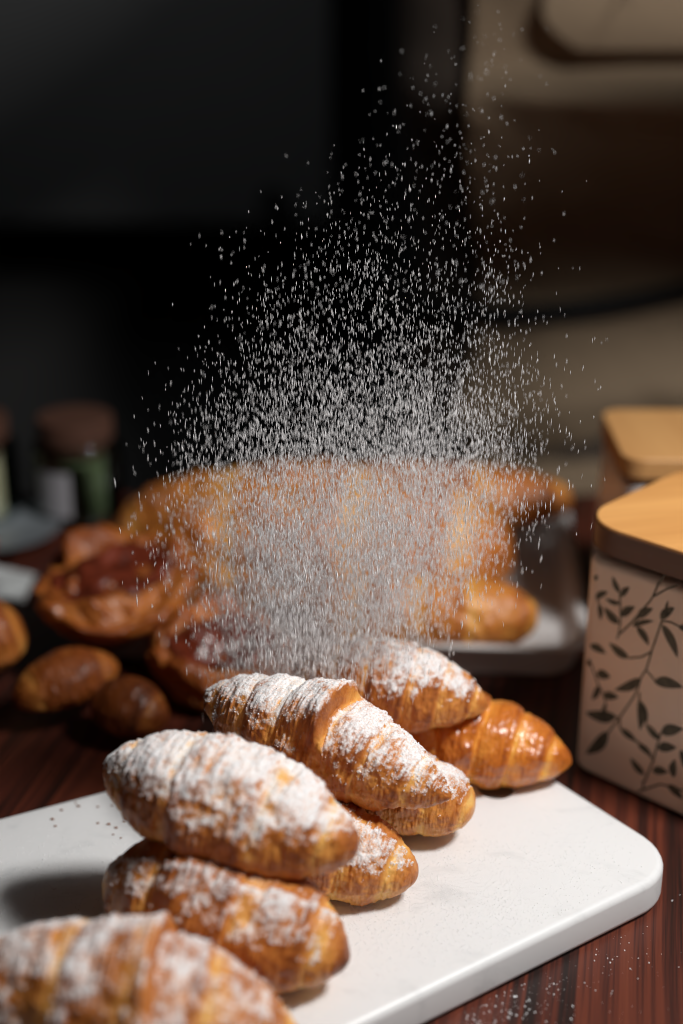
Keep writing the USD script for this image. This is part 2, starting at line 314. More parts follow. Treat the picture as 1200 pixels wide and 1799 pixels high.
SPEC = [  # name, tip A (pixel, z), tip B (pixel, z), R, keyword shape, sugar, label
 ('C6', (330, 1430, .041), (734, 1540, .030), .0215, dict(seed=11, n=2.6, hump=.58, fat=.56, floor=ZB, th0=1.2, amp=.13), (.46, .55), 'half hidden croissant on the marble under the heavily sugared one, only its tip showing'),
 ('C7', (440, 1328, .040), (833, 1424, .034), .0205, dict(seed=23, n=3.0, hump=.60, fat=.40, floor=ZB, th0=1.9), (.42, .5), 'croissant tip poking out on the marble beneath the one with the curled flap'),
 ('C2', (184, 1540, .044), (613, 1690, .033), .0280, dict(seed=5, n=2.2, hump=.46, fat=.62, floor=ZB, th0=2.4, amp=.14, bend=(0, .001)), (.42, .9), 'croissant lying on the marble with patchy sugar and a dark right tip'),
 ('C8', (640, 1262, .040), (1005, 1340, .0300), .0215, dict(seed=31, n=3.4, hump=.48, fat=.66, floor=ZB, th0=1.4, amp=.19, rough=.6), (-1, 0), 'shiny golden croissant without sugar at the back edge of the board'),
 ('C3', (-95, 1722, .050), (540, 1846, .030), .0285, dict(seed=47, n=2.2, hump=.50, fat=.68, floor=ZB, th0=2.0, amp=.05, bend=(0, .002), lip=(.56, 1.6, 1.0, .0065)), (.40, .8), 'large blurred croissant nearest the camera in the bottom left corner'),
 ('C1', (184, 1345, .084), (629, 1496, .068), .0262, dict(seed=61, n=2.6, hump=.50, fat=.64, th0=2.2, amp=.075), (.60, 1.0), 'heavily sugared croissant on top of the front of the pile, leaning over a patchy one'),
 ('C5', (520, 1172, .072), (859, 1240, .062), .0212, dict(seed=83, n=2.8, hump=.50, fat=.76, th0=1.5, amp=.14), (.47, .8), 'sugared croissant lying on the shiny unsugared one at the back'),
 ('C4', (358, 1220, .078), (793, 1402, .062), .0222, dict(seed=71, n=3.0, hump=.48, fat=.74, th0=1.7, amp=.16, lip=(.54, 1.75, .80, .0085)), (.62, 1.0), 'sugared croissant with a curled flap at its middle, top centre of the pile'),
]
built, tops = {}, {}
for name, a, b, R, kw, sg, label in SPEC:
    P, tone, aux = croissant_grid(at(*a), at(*b), R, **kw)
    if name in ('C1', 'C4', 'C5'):       # the soft underside takes the shape of what it lies on
        Hc = np.maximum(np.max(list(tops.values()), 0), ZB); Hc = gaussian_filter(maximum_filter(Hc, 5), 3)
        gi = np.clip(((P[..., 0] - GX[0]) / RES).astype(int), 0, len(GX) - 1); gj = np.clip(((P[..., 1] - GY[0]) / RES).astype(int), 0, len(GY) - 1)
        axis_z = P[..., 2].mean(1, keepdims=True)
        lift = np.clip(Hc[gi, gj] - P[..., 2], 0, np.maximum(axis_z + .004 - P[..., 2], 0)); P[..., 2] += lift
    built[name] = (P, tone, aux); tops[name] = top_map(P)
DUST = {}
for name, a, b, R, kw, sg, label in SPEC:
    P, tone, aux = built[name]; aux = np.append(aux.ravel(), [0, 0]); NU, NT = tone.shape
    v, f = grid_mesh(P, True, True); tone = np.append(tone.ravel(), [.6, .6])
    tm = trimesh.Trimesh(v, f, process=False)
    nrm = meshkit.arrays(tm, True)[2]
    if (nrm * (v - v.mean(0))).sum() < 0: f = f[:, ::-1]; nrm = -nrm
    cover = np.full((len(GX), len(GY)), -np.inf)
    for o, Ht in tops.items():
        if o != name: cover = np.maximum(cover, Ht)
    i = np.clip(((v[:, 0] - GX[0]) / RES).astype(int), 0, len(GX) - 1); j = np.clip(((v[:, 1] - GY[0]) / RES).astype(int), 0, len(GY) - 1)
    
    hid = (maximum_filter(cover, 5)[i, j] > v[:, 2] + .006).astype(float)
    own = (maximum_filter(tops[name], 3)[i, j] > v[:, 2] + .006).astype(float)
    level, amount = sg
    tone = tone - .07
    if name == 'C2': tone = tone + .28 * np.append(sstep(.93, .985, np.repeat(np.linspace(0, 1, NU), NT)), [0, 1])
    patch = fbm(v * 95 + 3, 3, 90 + kw['seed']) - .5
    fine = fbm(v * 420, 3, 95 + kw['seed']) - .5
    nz = nrm[:, 2] + .12 * nrm[:, 0]
    S = sstep(-.1, 1.0, nz) * 1.15 + (level - .70) * 1.5 + patch * (1.9 - level) + fine * 1.15 + .42 * aux - .6 * hid - .7 * own
    S = S - .55 * np.append(sstep(.84, 1.0, np.repeat(np.linspace(0, 1, NU), NT)), [0, 1])
    S = np.clip(S, 0, 1) if level > 0 else np.zeros(len(v))
    grit = fbm(v * 1500, 2, 7)
    thick = sstep(.35, .8, S)
    v2 = v + nrm * (thick * (.0001 + .0005 * (grit - .35)))[:, None]
    t = thing('croissant', label, 'croissant', 'croissants piled on the marble board')
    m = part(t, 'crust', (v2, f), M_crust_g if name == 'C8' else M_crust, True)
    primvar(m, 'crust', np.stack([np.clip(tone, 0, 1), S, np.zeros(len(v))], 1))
    if level > 0:
        r = np.random.default_rng(kw['seed'])
        ok = np.where(S > .35)[0]; pick = r.choice(ok, min(4200, len(ok)), replace=False)
        size = r.uniform(.00010, .00030, len(pick)) * (1 + .8 * (r.random(len(pick)) < .06))
        part(t, 'sugar_dusting', grains(v2[pick] + nrm[pick] * .0001, size, seed=kw['seed']), M_sugar, False, kind='stuff')

# ------------------------------------------------------------------ sugar on the board and table, crumbs
r = np.random.default_rng(3)
def scatter_on(n, cx, cy, sx, sy, z, smin, smax):
    p = np.column_stack([r.normal(cx, sx, n), r.normal(cy, sy, n), np.full(n, z)]); s = smin + (smax - smin) * r.random(n) ** 3
    return p, s
inside = board_poly.buffer(-.005)
pts, szs = [], []
for n, (px, py), sx, sy in ((9000, (760, 1600), .035, .03), (2600, (60, 1560), .022, .02), (2500, (900, 1480), .04, .03), (1500, (620, 1500), .08, .05)):
    c = at(px, py, ZB); p, s = scatter_on(n, c[0], c[1], sx, sy, ZB, .00010, .00034); pts.append(p); szs.append(s)
pts, szs = np.vstack(pts), np.concatenate(szs)
ok = shapely.contains_xy(inside, pts[:, 0], pts[:, 1]) & (np.hypot(pts[:, 0] - hc[0], pts[:, 1] - hc[1]) > .01)
tag(part(None, 'sugar_on_board', grains(pts[ok] + [0, 0, .00012], szs[ok], seed=1), M_sugar, False), 'fine white sugar sprinkled over the marble board', 'sugar', None, 'stuff')
pts, szs = [], []
for n, (px, py), sx, sy in ((420, (900, 1760), .016, .016), (260, (1010, 1680), .02, .02), (120, (830, 1790), .008, .006), (150, (1080, 1600), .03, .05)):
    c = at(px, py, 0); p, s = scatter_on(int(n * .7), c[0], c[1], sx, sy, 0, .00008, .00055); pts.append(p); szs.append(s)
pts, szs = np.vstack(pts), np.concatenate(szs)
ok = ~shapely.contains_xy(board_poly.buffer(.001), pts[:, 0], pts[:, 1])
tag(part(None, 'sugar_on_table', grains(pts[ok] + [0, 0, .0002], szs[ok], seed=2), M_sugar, False), 'white sugar specks fallen on the dark table in front of the board', 'sugar', None, 'stuff')
for k, (px, py) in enumerate([(108, 1424), (92, 1440), (97, 1452), (138, 1417), (133, 1411), (172, 1418), (172, 1447), (191, 1449), (204, 1455), (199, 1467), (212, 1473), (218, 1444), (238, 1449), (260, 1448), (197, 1416)]):
    p = at(px, py, ZB)
    g = trimesh.creation.icosphere(1, .00035 + .00035 * r.random()); g.vertices *= 1 + .35 * r.uniform(-1, 1, (len(g.vertices), 1)); g.vertices *= [1.4, .9, .6]
    g.apply_translation(p + [0, 0, .0003])
    tag(part(None, 'crumb', g, M_crumb, False), 'tiny brown pastry crumb on the marble left of the pile', 'crumb', 'crumbs on the marble board')

# ------------------------------------------------------------------ falling sugar
def cloud(n, seed):
    r = np.random.default_rng(seed); out = []
    while sum(map(len, out)) < n:
        m = 60000
        y = r.normal(.582, .017, m); z = r.uniform(.02, .40, m); x = r.uniform(-.16, .16, m)
        # the column: wide at mid height, narrow where it lands, drifting to the right with height
        zk = [.06, .095, .143, .177, .227, .28, .33, .37, .40]
        hw = np.interp(z, zk, [.034, .050, .073, .077, .071, .062, .038, .022, .016]); c = np.interp(z, zk, [-.018, -.012, .000, .007, .013, .022, .042, .052, .055])
        d = np.abs(x - c) / hw
        dens = (np.exp(-(d * 1.34) ** 2.6) * (d < 1.35)) * np.interp(z, zk, [1, 1, 1, 0.66, .16, .042, .018, .008, .003]) * (.15 + 1.7 * fbm(np.stack([x * 30, y * 30, z * 8], -1), 3, 5) ** 1.5)
        keep = (r.random(m) < dens) & (y > .535) & (y < .66)
        out.append(np.column_stack([x, y, z])[keep])
    return np.vstack(out)[:n]
SP = cloud(44000, 21)
allp = np.vstack([built[k][0].reshape(-1, 3)[::7] for k in built])
from scipy.spatial import cKDTree
dist, _ = cKDTree(allp).query(SP); SP = SP[dist > .004]
i = np.clip(((SP[:, 0] - GX[0]) / RES).astype(int), 0, len(GX) - 1); j = np.clip(((SP[:, 1] - GY[0]) / RES).astype(int), 0, len(GY) - 1)
cov = maximum_filter(np.max(list(tops.values()), 0), 5); cov = np.where(np.isfinite(cov), cov, ZB)
SP = SP[SP[:, 2] > np.where(SP[:, 1] < .69, cov[np.clip(i, 0, None), j], .0) + .004]
h = np.clip((SP[:, 2] - .05) / .3, 0, 1)
sz = (.00010 + .00020 * r.random(len(SP)) ** 1.8) * (1.0 - .45 * h) * (1 + .5 * (r.random(len(SP)) < .05))
asp = np.column_stack([np.ones(len(SP)), np.ones(len(SP)), r.uniform(.0013, .0034, len(SP)) * (1 - .76 * h) * (.6 + .4 * sz / .00025) / sz])
tag(part(None, 'falling_sugar', grains(SP, sz, asp, 5, .06), M_sugar, False), 'white icing sugar falling through the air onto the croissants', 'sugar', None, 'stuff')

# ------------------------------------------------------------------ canister with the leaf print
def square(o, ux, size, rad):
    uy = np.array([-ux[1], ux[0]]); p = [o, o + ux * size, o + ux * size + uy * size, o + uy * size]
    return Polygon(p).buffer(-rad).buffer(rad, quad_segs=12)
JL, JR = at(1016, 1346, 0)[:2] - [.0052, 0], at(1200, 1431, 0)[:2] - [.0052, 0]
ux = (JR - JL) / np.linalg.norm(JR - JL); SZ = .098
jar = thing('leaf_canister', 'square cream ceramic canister printed with dark leafy vines, wooden lid, beside the board', 'canister')
JR_ = .011
part(jar, 'body', rounded_slab(square(JL, ux, SZ, JR_), .117, .004, .0006), M_ceramic, 40)
part(jar, 'seal', rounded_slab(square(JL + .006 * (ux + np.array([-ux[1], ux[0]])), ux, SZ - .012, .01), .007, .001, .1160), M_seal)
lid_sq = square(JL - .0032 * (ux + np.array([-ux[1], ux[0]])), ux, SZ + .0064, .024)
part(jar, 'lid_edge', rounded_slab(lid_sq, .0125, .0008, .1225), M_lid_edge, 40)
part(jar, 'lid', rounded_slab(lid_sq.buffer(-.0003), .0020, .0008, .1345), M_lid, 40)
nout = np.array([ux[1], -ux[0]])
def face_point(px, py):
    d = FW + RT * (px - 600) / F - UP * (py - 899.5) / F
    n3 = np.array([*nout, 0]); o3 = np.array([*JL, 0])
    t = (n3 @ (o3 - EYE)) / (n3 @ d); p = EYE + d * t
    return np.array([(p[:2] - JL) @ ux, p[2]])
def wrap(st, lift):
    """(s, z) on the front face, carried round the rounded corner, to the world."""
    s, z = st[:, 0], st[:, 1]; c = JL + ux * JR_ - nout * JR_
    ang = np.clip((JR_ - s) / JR_, 0, 1.5)
    flat_ = JL + np.outer(s, ux) + nout * lift
    arc = c + (JR_ + lift) * (np.outer(np.cos(ang), nout) - np.outer(np.sin(ang), ux))
    xy = np.where((s < JR_)[:, None], arc, flat_)
    return np.column_stack([xy, z])
K = 6.316
LEAVES = [(270,280,350,140,60),(330,240,430,150,40),(215,440,255,385,45),(500,580,420,390,60),(515,620,610,510,60),(500,700,340,640,50),(230,640,370,565,60),(270,700,285,880,55),(490,920,330,740,90),(515,840,670,730,75),
 (930,410,800,270,50),(930,470,915,310,45),(1010,370,1150,365,45),(700,850,870,750,80),(650,950,880,890,50),(690,950,820,1160,80),(950,870,1110,740,85),(1020,850,1035,660,35),(970,930,1140,1300,95),(1150,950,1260,1000,60),(1150,490,1260,480,70),
 (600,1300,380,1130,90),(160,1160,350,1250,80),(240,1480,400,1510,90),(140,1400,165,1310,40),
 (740,1526,440,1656,90),(880,1566,1200,1626,110),(270,1606,190,1766,60),(310,1726,490,1736,80),(330,1946,340,1806,45),(460,1946,110,1906,120),(370,2116,120,2366,110),(720,1756,720,2106,85),(745,1790,790,2036,60),(500,2086,700,2246,60),(700,2256,860,2396,70),(940,2206,790,2046,60),
 (960,2136,1200,2086,110),(920,2306,1130,2296,95),(770,2596,620,2406,80),(860,2556,1040,2566,80),(1090,2626,1110,2426,80),(1030,2706,1200,2866,90),(1180,2316,1210,2516,70),(90,2466,120,2546,50),(290,2536,330,2616,50),(420,2666,480,2666,40)]
STEMS = [[(490,1040),(620,920),(860,640),(930,470),(1010,370)],[(870,620),(1030,530),(1150,490)],[(490,1040),(510,850),(500,580)],[(970,880),(930,1000),(850,1230),(800,1420),(740,1500),(690,1680),(500,1960),(370,2130)],[(600,1300),(740,1290),(850,1230)],[(800,1440),(880,1540),(910,1580)],
 [(160,1320),(230,1500),(270,1620),(330,1720),(350,1850)],[(500,1980),(500,2080),(560,2170),(720,2240),(860,2420)],[(490,1960),(400,1950)],[(720,1680),(715,1780)],[(770,2680),(870,2440),(940,2180),(960,2120)],[(700,2780),(950,2700),(1210,2770)],[(760,2660),(760,2780)],[(950,2190),(860,2080),(790,2040)],[(960,890),(1060,900),(1160,950)],[(490,1030),(470,1090)],[(650,950),(720,830)],[(270,700),(240,640)]]
def to_face(X, Y): return face_point(1010 + X / K, 950 + Y / K)
def lens(a, b, w, n=9):
    """A pointed leaf from a to b, w wide, slightly bowed."""
    d = b - a; L = np.linalg.norm(d); d /= L; q = np.array([-d[1], d[0]]); t = np.linspace(0, 1, n)
    wd = w * (np.sin(np.pi * t ** .8)) ** .85; bow = .06 * L * np.sin(np.pi * t)
    up_, dn = [a + np.outer(t * L, d) + np.outer(bow + s * wd / 2, q) for s in (1, -1)]
    P = np.stack([up_, (up_ + dn) / 2, dn], 1)
    return P
def sheet(P2, lift):
    n, m = P2.shape[:2]; top = wrap(P2.reshape(-1, 2), lift); v, f = grid_mesh(top.reshape(n, m, 3))
    return v, f
stems = []
for shift in (0.0, .058):
    for x0, y0, x1, y1, w in LEAVES:
        a, b = to_face(x0, y0), to_face(x1, y1); sc = np.linalg.norm(to_face(x0 + 60, y0) - to_face(x0, y0)) / 60
        a[0] += shift; b[0] += shift
        if max(a[0], b[0]) > SZ - JR_ or (shift and min(a[0], b[0]) < .062) or min(a[0], b[0]) < .0005 or not (.004 < min(a[1], b[1]) and max(a[1], b[1]) < .1165): continue
        part(jar, 'printed_leaf', sheet(lens(a, b, w * max(sc, 1e-5) * 1.0), .00022), M_print, False)
    for st in STEMS:
        q = np.array([to_face(*p) for p in st]); q[:, 0] += shift
        ls = LineString(q); pts = np.array([ls.interpolate(x, normalized=True).coords[0] for x in np.linspace(0, 1, 14)])
        pts = pts[(pts[:, 0] < SZ - JR_) & (pts[:, 0] > (.062 if shift else .0005)) & (pts[:, 1] > .004)]
        if len(pts) < 3: continue
        tg = np.gradient(pts, axis=0); tg /= np.linalg.norm(tg, axis=1)[:, None] + 1e-9; q = np.column_stack([-tg[:, 1], tg[:, 0]]) * .00045
        v, f = sheet(np.stack([pts + q, pts - q], 1), .00016); stems.append(trimesh.Trimesh(v, f, process=False))
part(jar, 'printed_vine', trimesh.util.concatenate(stems), M_print, False)

# second canister behind it
ZL2 = .125
c0 = at(1096, 806, ZL2)[:2] + [.001, 0]
can2 = thing('red_print_canister', 'white ceramic canister with red print and pale wooden lid, behind the leafy one', 'canister')
u2 = np.array([math.cos(-.02), math.sin(-.02)])
part(can2, 'body', rounded_slab(square(c0 + [.001, .002], u2, .088, .010), ZL2 - .0165, .003, .0006), M_ceramic2, 40)
part(can2, 'seal', rounded_slab(square(c0 + [.006, .006], u2, .078, .010), .005, .001, ZL2 - .0168), M_seal)
part(can2, 'lid', rounded_slab(square(c0 - [.001, .001], u2, .091, .013), .0125, .0015, ZL2 - .0125), M_lid2, 40)
for k in range(26):
    a = np.array([.006 + .082 * r.random(), .03 + .068 * r.random()]); ang = r.uniform(0, 6.28); b = a + .013 * np.array([math.cos(ang), math.sin(ang)])
    if not (.012 < min(a[0], b[0]) and max(a[0], b[0]) < .077 and max(a[1], b[1]) < .101): continue
    P2 = lens(a, b, .007).reshape(-1, 2); o = c0 + [.001, .002]; n2 = np.array([u2[1], -u2[0]])
    v = np.column_stack([o + np.outer(P2[:, 0], u2) + n2 * .0003, P2[:, 1]])
    part(can2, 'printed_leaf', grid_mesh(v.reshape(9, 3, 3)), M_print_red, False)

# ------------------------------------------------------------------ tray and loaves
TA = math.radians(-5); tx, ty = np.array([math.cos(TA), math.sin(TA)]), np.array([-math.sin(TA), math.cos(TA)])
tfr = at(1024, 1199, 0)[:2]
tray = thing('tray', 'white rectangular baking tray with low rim holding loaves', 'tray')
TW, TD, TH = .285, .225, .021
tp = lambda o: Polygon([tfr - tx * TW - (tx + ty) * 0, tfr, tfr + ty * TD, tfr + ty * TD - tx * TW]).buffer(-.02 - o).buffer(.02, quad_segs=10)
def ringpts(p, N=200): return np.array([p.exterior.interpolate(x, normalized=True).coords[0] for x in np.linspace(0, 1, N, endpoint=False)])
prof = [(.010, .0006), (.004, .0015), (.0005, TH - .003), (-.004, TH - .001), (-.004, TH), (.0, TH + .0008), (.003, TH - .001), (.0075, .007), (.012, .0045)]
Pr = np.array([np.column_stack([ringpts(tp(o)), np.full(200, z)]) for o, z in prof])
part(tray, 'dish', grid_mesh(Pr, True, True), M_tray, 40)
def loaf(name, label, A, B, R, seed, floor=None, group='loaves heaped on the white tray', lvl=-1, tone0=0.0, **kw):
    P, tone, _ = croissant_grid(A, B, R, seed, NU=140, NT=120, floor=floor, **{**dict(n=1.8, amp=.045, fat=.38, rough=1.0), **kw})
    v, f = grid_mesh(P, True, True); tone = np.append(tone.ravel(), [.5, .5]) + tone0
    nn = meshkit.arrays(trimesh.Trimesh(v, f, process=False), True)[2]
    if (nn * (v - v.mean(0))).sum() < 0: f = f[:, ::-1]; nn = -nn
    t = thing(name, label, 'loaf', group)
    m = part(t, 'crust', (v, f), M_bread, True)
    S = np.clip(sstep(.1, .9, nn[:, 2]) + fbm(v * 70, 3, seed) - 1.05, 0, 1) if lvl > 0 else np.zeros(len(v))
    primvar(m, 'crust', np.stack([np.clip(tone, 0, 1), S * max(lvl, 0), S * 0], 1)); return t
loaf('bread_loaf', 'short golden loaf at the front right of the tray', (.113, .735, .027), (-.02, .742, .028), .0250, 3, .0048)
loaf('bread_loaf', 'biggest loaf, a broad golden mass across the tray behind the falling sugar', (-.150, .838, .026), (.108, .812, .031), .057, 8, .0048, lvl=.7, fat=.42, flat=.5)
loaf('bread_loaf', 'loaf at the back of the tray whose right end sticks out', (.156, .895, .036), (-.06, .900, .036), .0255, 13, .0048, tone0=.05)

# ------------------------------------------------------------------ pastries on the left
def blob(A, B, R, seed, floor=None, **kw):
    P, tone, _ = croissant_grid(A, B, R, seed, NU=120, NT=110, floor=floor, **{**dict(n=1.0, amp=.05, fat=.58, rough=.8, flat=.6), **kw})
    v, f = grid_mesh(P, True, True); nn = meshkit.arrays(trimesh.Trimesh(v, f, process=False), True)[2]
    if (nn * (v - v.mean(0))).sum() < 0: f = f[:, ::-1]
    return (v, f), np.clip(np.append(tone.ravel(), [.5, .5]), 0, 1)
def roll(label, A, B, R, seed, floor=.0005, m=None, tone0=.08, **kw):
    (v, f), tone = blob(A, B, R, seed, floor, **kw)
    t = thing('glazed_roll', label, 'pastry', 'glazed pastries left of the pile')
    o = part(t, 'crust', (v, f), m or M_crust_d, True); primvar(o, 'crust', np.stack([np.clip(tone + tone0, 0, 1), tone * 0, tone * 0], 1))
def danish(label, c, rad, h, tiltx, tilty, seed):
    """Round puff pastry with a swirled rim and a hollow of dark jam."""
    nr, nt = 70, 120; th = np.linspace(0, 2 * np.pi, nt, endpoint=False); s = np.linspace(0, 1, nr)
    S, T = np.meshgrid(s, th, indexing='ij')
    ang = np.pi * (1 - S)                                   # from the middle of the top, over the rim, to the bottom
    prof_r = np.interp(S, [0, .12, .30, .45, .56, .68, .80, .90, 1], [0, .22, .46, .64, .82, .98, 1.0, .80, 0])
    prof_z = np.interp(S, [0, .12, .30, .45, .56, .68, .80, .90, 1], [.84, .85, .88, .93, .92, .78, .42, .05, 0])
    q = np.stack([np.cos(T) * prof_r, np.sin(T) * prof_r, prof_z], -1)
    nz = fbm(q * 3.2, 4, seed) - .5
    sw = .10 * np.sin(3 * T + 9 * prof_r) * sstep(.3, .7, prof_r) * sstep(.2, .5, prof_z)
    rr = rad * prof_r * (1 + .42 * nz); zz = h * (prof_z * (1 + .9 * nz) + 1.3 * sw)
    P = np.stack([rr * np.cos(T), rr * np.sin(T), zz], -1)
    Rm = (trimesh.transformations.rotation_matrix(tiltx, [1, 0, 0]) @ trimesh.transformations.rotation_matrix(tilty, [0, 1, 0]))[:3, :3]
    v, f = grid_mesh(P, True, True); nn = meshkit.arrays(trimesh.Trimesh(v, f, process=False), True)[2]
    if (nn * (v - v.mean(0))).sum() < 0: f = f[:, ::-1]
    v = v @ Rm.T + c
    t = thing('danish_pastry', label, 'pastry', 'jam danishes left of the pile')
    tone = np.clip(np.append((.42 + .9 * nz + .25 * (prof_z - .5)).ravel(), [.5, .5]), 0, 1)
    o = part(t, 'crust', (v, f), M_crust_d, True); primvar(o, 'crust', np.stack([tone, tone * 0, tone * 0], 1))
    nr = 24; S, T = np.meshgrid(np.linspace(0, 1, nr), th, indexing='ij')
    rj = rad * .70 * S * (1 + .16 * np.sin(2 * T + 1) + .08 * np.sin(5 * T)); zj = h * (.86 + .36 * fbm(np.stack([rj * np.cos(T) * 60, rj * np.sin(T) * 60, T * 0], -1), 3, seed) - .0 * S) + h * .10 * np.cos(2.5 * S * 3 + T) * S - .004 * S ** 6
    v, f = grid_mesh(np.stack([rj * np.cos(T), rj * np.sin(T), zj], -1)[::-1], True)
    part(t, 'jam_filling', (v @ Rm.T + c, f), M_jam, True)
danish('round jam danish with dark red glossy top, resting across the other pastries', at(207, 1085, .030) + [0, .012, 0], .046, .028, .16, -.06, 4)
danish('golden jam danish partly hidden behind the croissant pile', at(380, 1238, .0) + [.0, .022, .004], .038, .030, .22, .12, 9)
roll('glazed oval roll at far left, leaning with its upper end to the right', at(22, 1235, .018), at(208, 1168, .026), .0178, 33)
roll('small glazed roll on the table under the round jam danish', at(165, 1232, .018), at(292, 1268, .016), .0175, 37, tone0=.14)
roll('glazed pastry cut by the left edge of the picture', at(-70, 1150, .02), at(44, 1100, .03), .024, 39, tone0=-.06)
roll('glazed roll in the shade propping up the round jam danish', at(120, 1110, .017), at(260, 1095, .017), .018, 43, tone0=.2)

# ------------------------------------------------------------------ glass jars, dish, berry, napkin
def glass_jar(label, c, rad, h, fill, level, lab):
    h = h * .93
    t = thing('glass_jar', label, 'jar', None, c)
    part(t, 'glass', lathe([(rad * .88, .0008), (rad * .97, .004), (rad, .012), (rad, h * .70), (rad * .93, h * .78), (rad * .88, h * .80), (rad * .85, h * .80), (rad * .9, h * .775), (rad * .955, h * .69), (rad * .955, .012), (rad * .92, .006), (0, .005)], 64), M_glass, 50)
    part(t, 'contents', lathe([(0, .0056), (rad * .90, .0066), (rad * .945, .0125), (rad * .945, level), (rad * .5, level + .002), (0, level + .001)], 48), fill, 50)
    part(t, 'cork_lid', lathe([(0, h * .70), (rad * .78, h * .70), (rad * .82, h * .801), (rad * .84, h * .803), (rad * .85, h * .98), (rad * .82, h), (0, h)], 48), M_cork, 40)
    if lab:
        th = np.radians(np.linspace(*lab, 14)); z = np.array([.012, level - .002])
        for q, s in ((.0004, 1),):
            P = np.array([[((rad + q) * math.cos(x), (rad + q) * math.sin(x), zz) for x in th] for zz in z]); part(t, 'label', grid_mesh(P), M_label, True)
gj = at(145, 905, 0)
glass_jar('glass jar of green herbs with grey label and cork lid, left background', (gj[0], .955, 0), .0315, .083, M_green, .047, (-140, -90))
glass_jar('glass jar of cream coloured meal with cork lid, cut by the left edge', (at(-35, 905, 0)[0], .955, 0), .0315, .083, M_cream, .047, None)
dc = at(30, 945, .0)
dish = thing('small_dish', 'small grey dish standing before the glass jars at the left edge', 'dish')
part(dish, 'bowl', lathe([(0, .0008), (.022, .0008), (.025, .003), (.045, .009), (.0455, .0105), (.043, .0105), (.024, .005), (0, .0045)], 64, (dc[0] - .014, dc[1] + .0, 0)), M_dish, 50)
bp = at(3, 905, .018)
bv, bf = lathe([(0, 0), (.006, .002), (.011, .009), (.012, .016), (.009, .022), (.004, .024), (0, .0245)], 28, (bp[0] - .004, bp[1] - .055, .0055))
by = thing('red_fruit', 'red fruit lying in the small grey dish', 'fruit'); part(by, 'flesh', (bv, bf), M_berry, True)
part(by, 'stalk_leaf', lathe([(0, .0285), (.003, .0265), (.006, .0268), (.0055, .0262), (0, .0268)], 10, (bp[0] - .004, bp[1] - .055, .004)), M_green, False)
na = at(14, 1040, 0); g = np.linspace(-1, 1, 40); GXX, GYY = np.meshgrid(g, g, indexing='ij')
hz = .005 + .015 * fbm(np.stack([GXX * 1.6, GYY * 1.6, GXX * 0], -1), 3, 77) * (1 - .5 * (GXX ** 2 + GYY ** 2))
Pn = np.stack([na[0] - .012 + GXX * .026, na[1] + .004 + GYY * .020, np.maximum(hz - .004, .0012)], -1)
top = grid_mesh(Pn)[0]; bot = top - [0, 0, .0008]; f = grid_mesh(Pn)[1]
tag(part(None, 'napkin', (np.vstack([top, bot]), np.vstack([f, f[:, ::-1] + len(top)])), M_napkin, True), 'crumpled pale napkin on the table at the left edge, below the small dish', 'napkin')

# ------------------------------------------------------------------ person behind the table
XC = .255
ZS = np.array([-.78, -.40, -.16, -.06, .02, .075, .105, .14, .20, .255, .275, .30, .36, .42, .52])
YF = np.array([1.18, 1.145, 1.13, 1.145, 1.175, 1.20, 1.21, 1.20, 1.175, 1.13, 1.122, 1.135, 1.125, 1.13, 1.16])
AW = np.array([.19, .21, .215, .21, .20, .19, .186, .188, .20, .212, .216, .215, .215, .20, .13])
BD = np.array([.09, .11, .125, .125, .12, .112, .11, .112, .12, .125, .125, .12, .12, .11, .08])
def torso(z, phi, off=0.0):
    from numpy import interp
    f, a, b = interp(z, ZS, YF), interp(z, ZS, AW), interp(z, ZS, BD)
    return np.stack([XC + (a + off) * np.sin(phi), f + b + .002 - (b + off) * np.cos(phi), z], -1)
def smooth_z(z): return z
person = thing('person', 'person in tan apron and dark shirt standing behind the table, cropped at chest and hips', 'person')
zz = np.linspace(-.18, .50, 60); ph = np.linspace(-np.pi, np.pi, 72, endpoint=False)
Zg, Pg = np.meshgrid(zz, ph, indexing='ij')
TV, TF = grid_mesh(torso(Zg, Pg, -.006), True, True)
tt = trimesh.Trimesh(TV, TF, process=False)
if tt.volume < 0: TF = TF[:, ::-1]
TM = m3.Manifold(m3.Mesh(np.asarray(TV, np.float32), np.asarray(TF, np.uint32)))
def bone(p, q, rp, rq):
    return m3.Manifold.batch_hull([m3.Manifold.sphere(rp, 24).translate(list(map(float, p))), m3.Manifold.sphere(rq, 24).translate(list(map(float, q)))])
cy = 1.26
bones = [bone((XC, cy, .47), (XC, cy - .03, .60), .065, .058), bone((XC, cy - .05, .68), (XC, cy - .035, .73), .088, .098)]
for sx in (-1, 1):
    sh = (XC + sx * .17, cy, .46); el = (.422, 1.0, .310) if sx > 0 else (XC - .245, cy - .17, .43)
    wr = (.28, .77, .459) if sx > 0 else (.02, .84, .48)  # unseen forearm at screen right, posed so its shadow darkens the apron
    bones += [bone((XC, cy, .46), sh, .085, .068), bone(sh, el, .062, .052), bone(el, wr, .052, .036)]
    hip = (XC + sx * .09, cy, -.16); kn_ = (XC + sx * .10, cy - .01, -.42)
    bones += [bone(hip, kn_, .105, .07), bone(kn_, (kn_[0], cy + .02, -.72), .068, .05), bone((kn_[0], cy + .02, -.745), (kn_[0], cy - .13, -.755), .032, .024)]
    for k in range(4):
        b0 = np.array(wr) + [(-.025 + .016 * k), -.06, .02]; bones += [bone(wr, b0, .026, .012), bone(b0, b0 + [.0, -.035 - .006 * (k in (1, 2)), -.012], .010, .009), bone(b0 + [.0, -.037, -.012], b0 + [0, -.052, -.03], .009, .008)]
    bones += [bone(np.array(wr) + [-sx * .015, -.02, 0], np.array(wr) + [-sx * .045, -.055, -.005], .013, .010)]
BM = m3.Manifold.batch_boolean([TM] + bones, m3.OpType.Add).refine_to_length(.02)
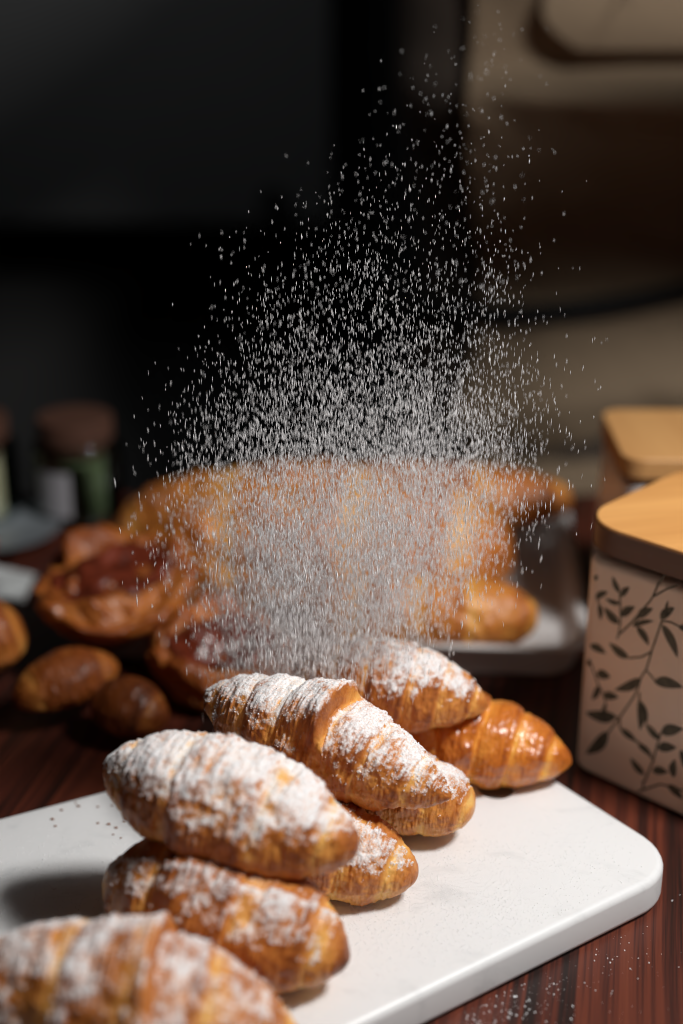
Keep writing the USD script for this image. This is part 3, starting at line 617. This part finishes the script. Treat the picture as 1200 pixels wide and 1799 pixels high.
bmesh = BM.to_mesh(); bt = trimesh.Trimesh(np.array(bmesh.vert_properties[:, :3]), np.array(bmesh.tri_verts))
trimesh.smoothing.filter_taubin(bt, iterations=8)
part(person, 'body', bt, M_shirt, True)
hv = trimesh.creation.icosphere(3, .104); hv.apply_translation([XC, cy - .03, .735]); hv = hv.slice_plane([0, cy - .085, .72], [0, .75, .66])
part(person, 'hair', hv, M_hair, True)
# the apron: a shell hung on the front, with soft folds
zz = np.linspace(-.48, .47, 190); ph = np.radians(np.linspace(-44, 62, 130))
Zg, Pg = np.meshgrid(zz, ph, indexing='ij')
base = torso(Zg, Pg, .006)
fold = fbm(np.stack([Pg * 1.3, Zg * 9 + Pg * 1.2, Pg * 0 + 2], -1), 3, 17) - .5
drape = np.sin(Pg * 9 + Zg * 5 + 2 * fold) * sstep(.09, -.25, Zg)
off = .045 * fold * (1 - np.exp(-((Zg - .105) / .03) ** 2)) + .008 * drape + .016 * np.exp(-((Zg - .272 + .01 * Pg) / .016) ** 2) * sstep(-.75, -.45, Pg) + .016 * np.exp(-((Zg - .03 - .03 * Pg) / .022) ** 2) - .018 * np.exp(-((Zg + .022 - .02 * Pg) / .014) ** 2)
def shell(P0, th):
    n, m = P0.shape[:2]; out = P0; inn = P0 + np.array([0, th, 0]); v1, f1_ = grid_mesh(out); v2, f2_ = grid_mesh(inn); k = n * m
    e = [np.arange(m), np.arange(m) + (n - 1) * m, np.arange(n) * m, np.arange(n) * m + m - 1]; s = []
    for ed in e:
        a, b = ed[:-1], ed[1:]; s += [np.stack([a, b, b + k], 1), np.stack([a, b + k, a + k], 1)]
    return np.vstack([v1, v2]), np.vstack([f1_, f2_[:, ::-1] + k, *s])
def lifted(Z, Ph, extra): 
    p = torso(Z, Ph, .006); p[..., 1] -= extra * np.cos(Ph * .8); p[..., 0] += extra * np.sin(Ph); return p
part(person, 'apron', shell(lifted(Zg, Pg, off), .0025), M_cloth, 60)
# waist tie, rising to the right
ph = np.radians(np.linspace(-170, 170, 150)); zc = .086 + .034 * np.clip(ph + .6, 0, 2) ** 1.3; rows = []
for dz, dr in ((-.0075, .008), (-.0085, .013), (.0085, .013), (.0075, .008)):
    rows.append(lifted(zc + dz, ph, np.zeros_like(ph) + dr))
part(person, 'apron_tie', grid_mesh(np.stack(rows, 1), True), M_black, 40)
# bib pocket, its rounded lower corner standing proud of the cloth
pz0, pa0, pa1 = .312, math.radians(-26), math.radians(40)
zz = np.linspace(pz0, .46, 60); Zp, Pp = np.meshgrid(zz, np.linspace(pa0, pa1, 60), indexing='ij')
cut = np.clip(.030 - (Zp - pz0), 0, 1); Pp = np.where(Pp < pa0 + .14, np.maximum(Pp, pa0 + (cut / .030) ** 2 * .13), Pp)
part(person, 'pocket', shell(lifted(Zp, Pp, .013 + .007 * sstep(.40, .32, Zp) + .008 * (fbm(np.stack([Pp * 3, Zp * 12, Zp * 0], -1), 2, 3) - .5)), .012), M_cloth, 40)
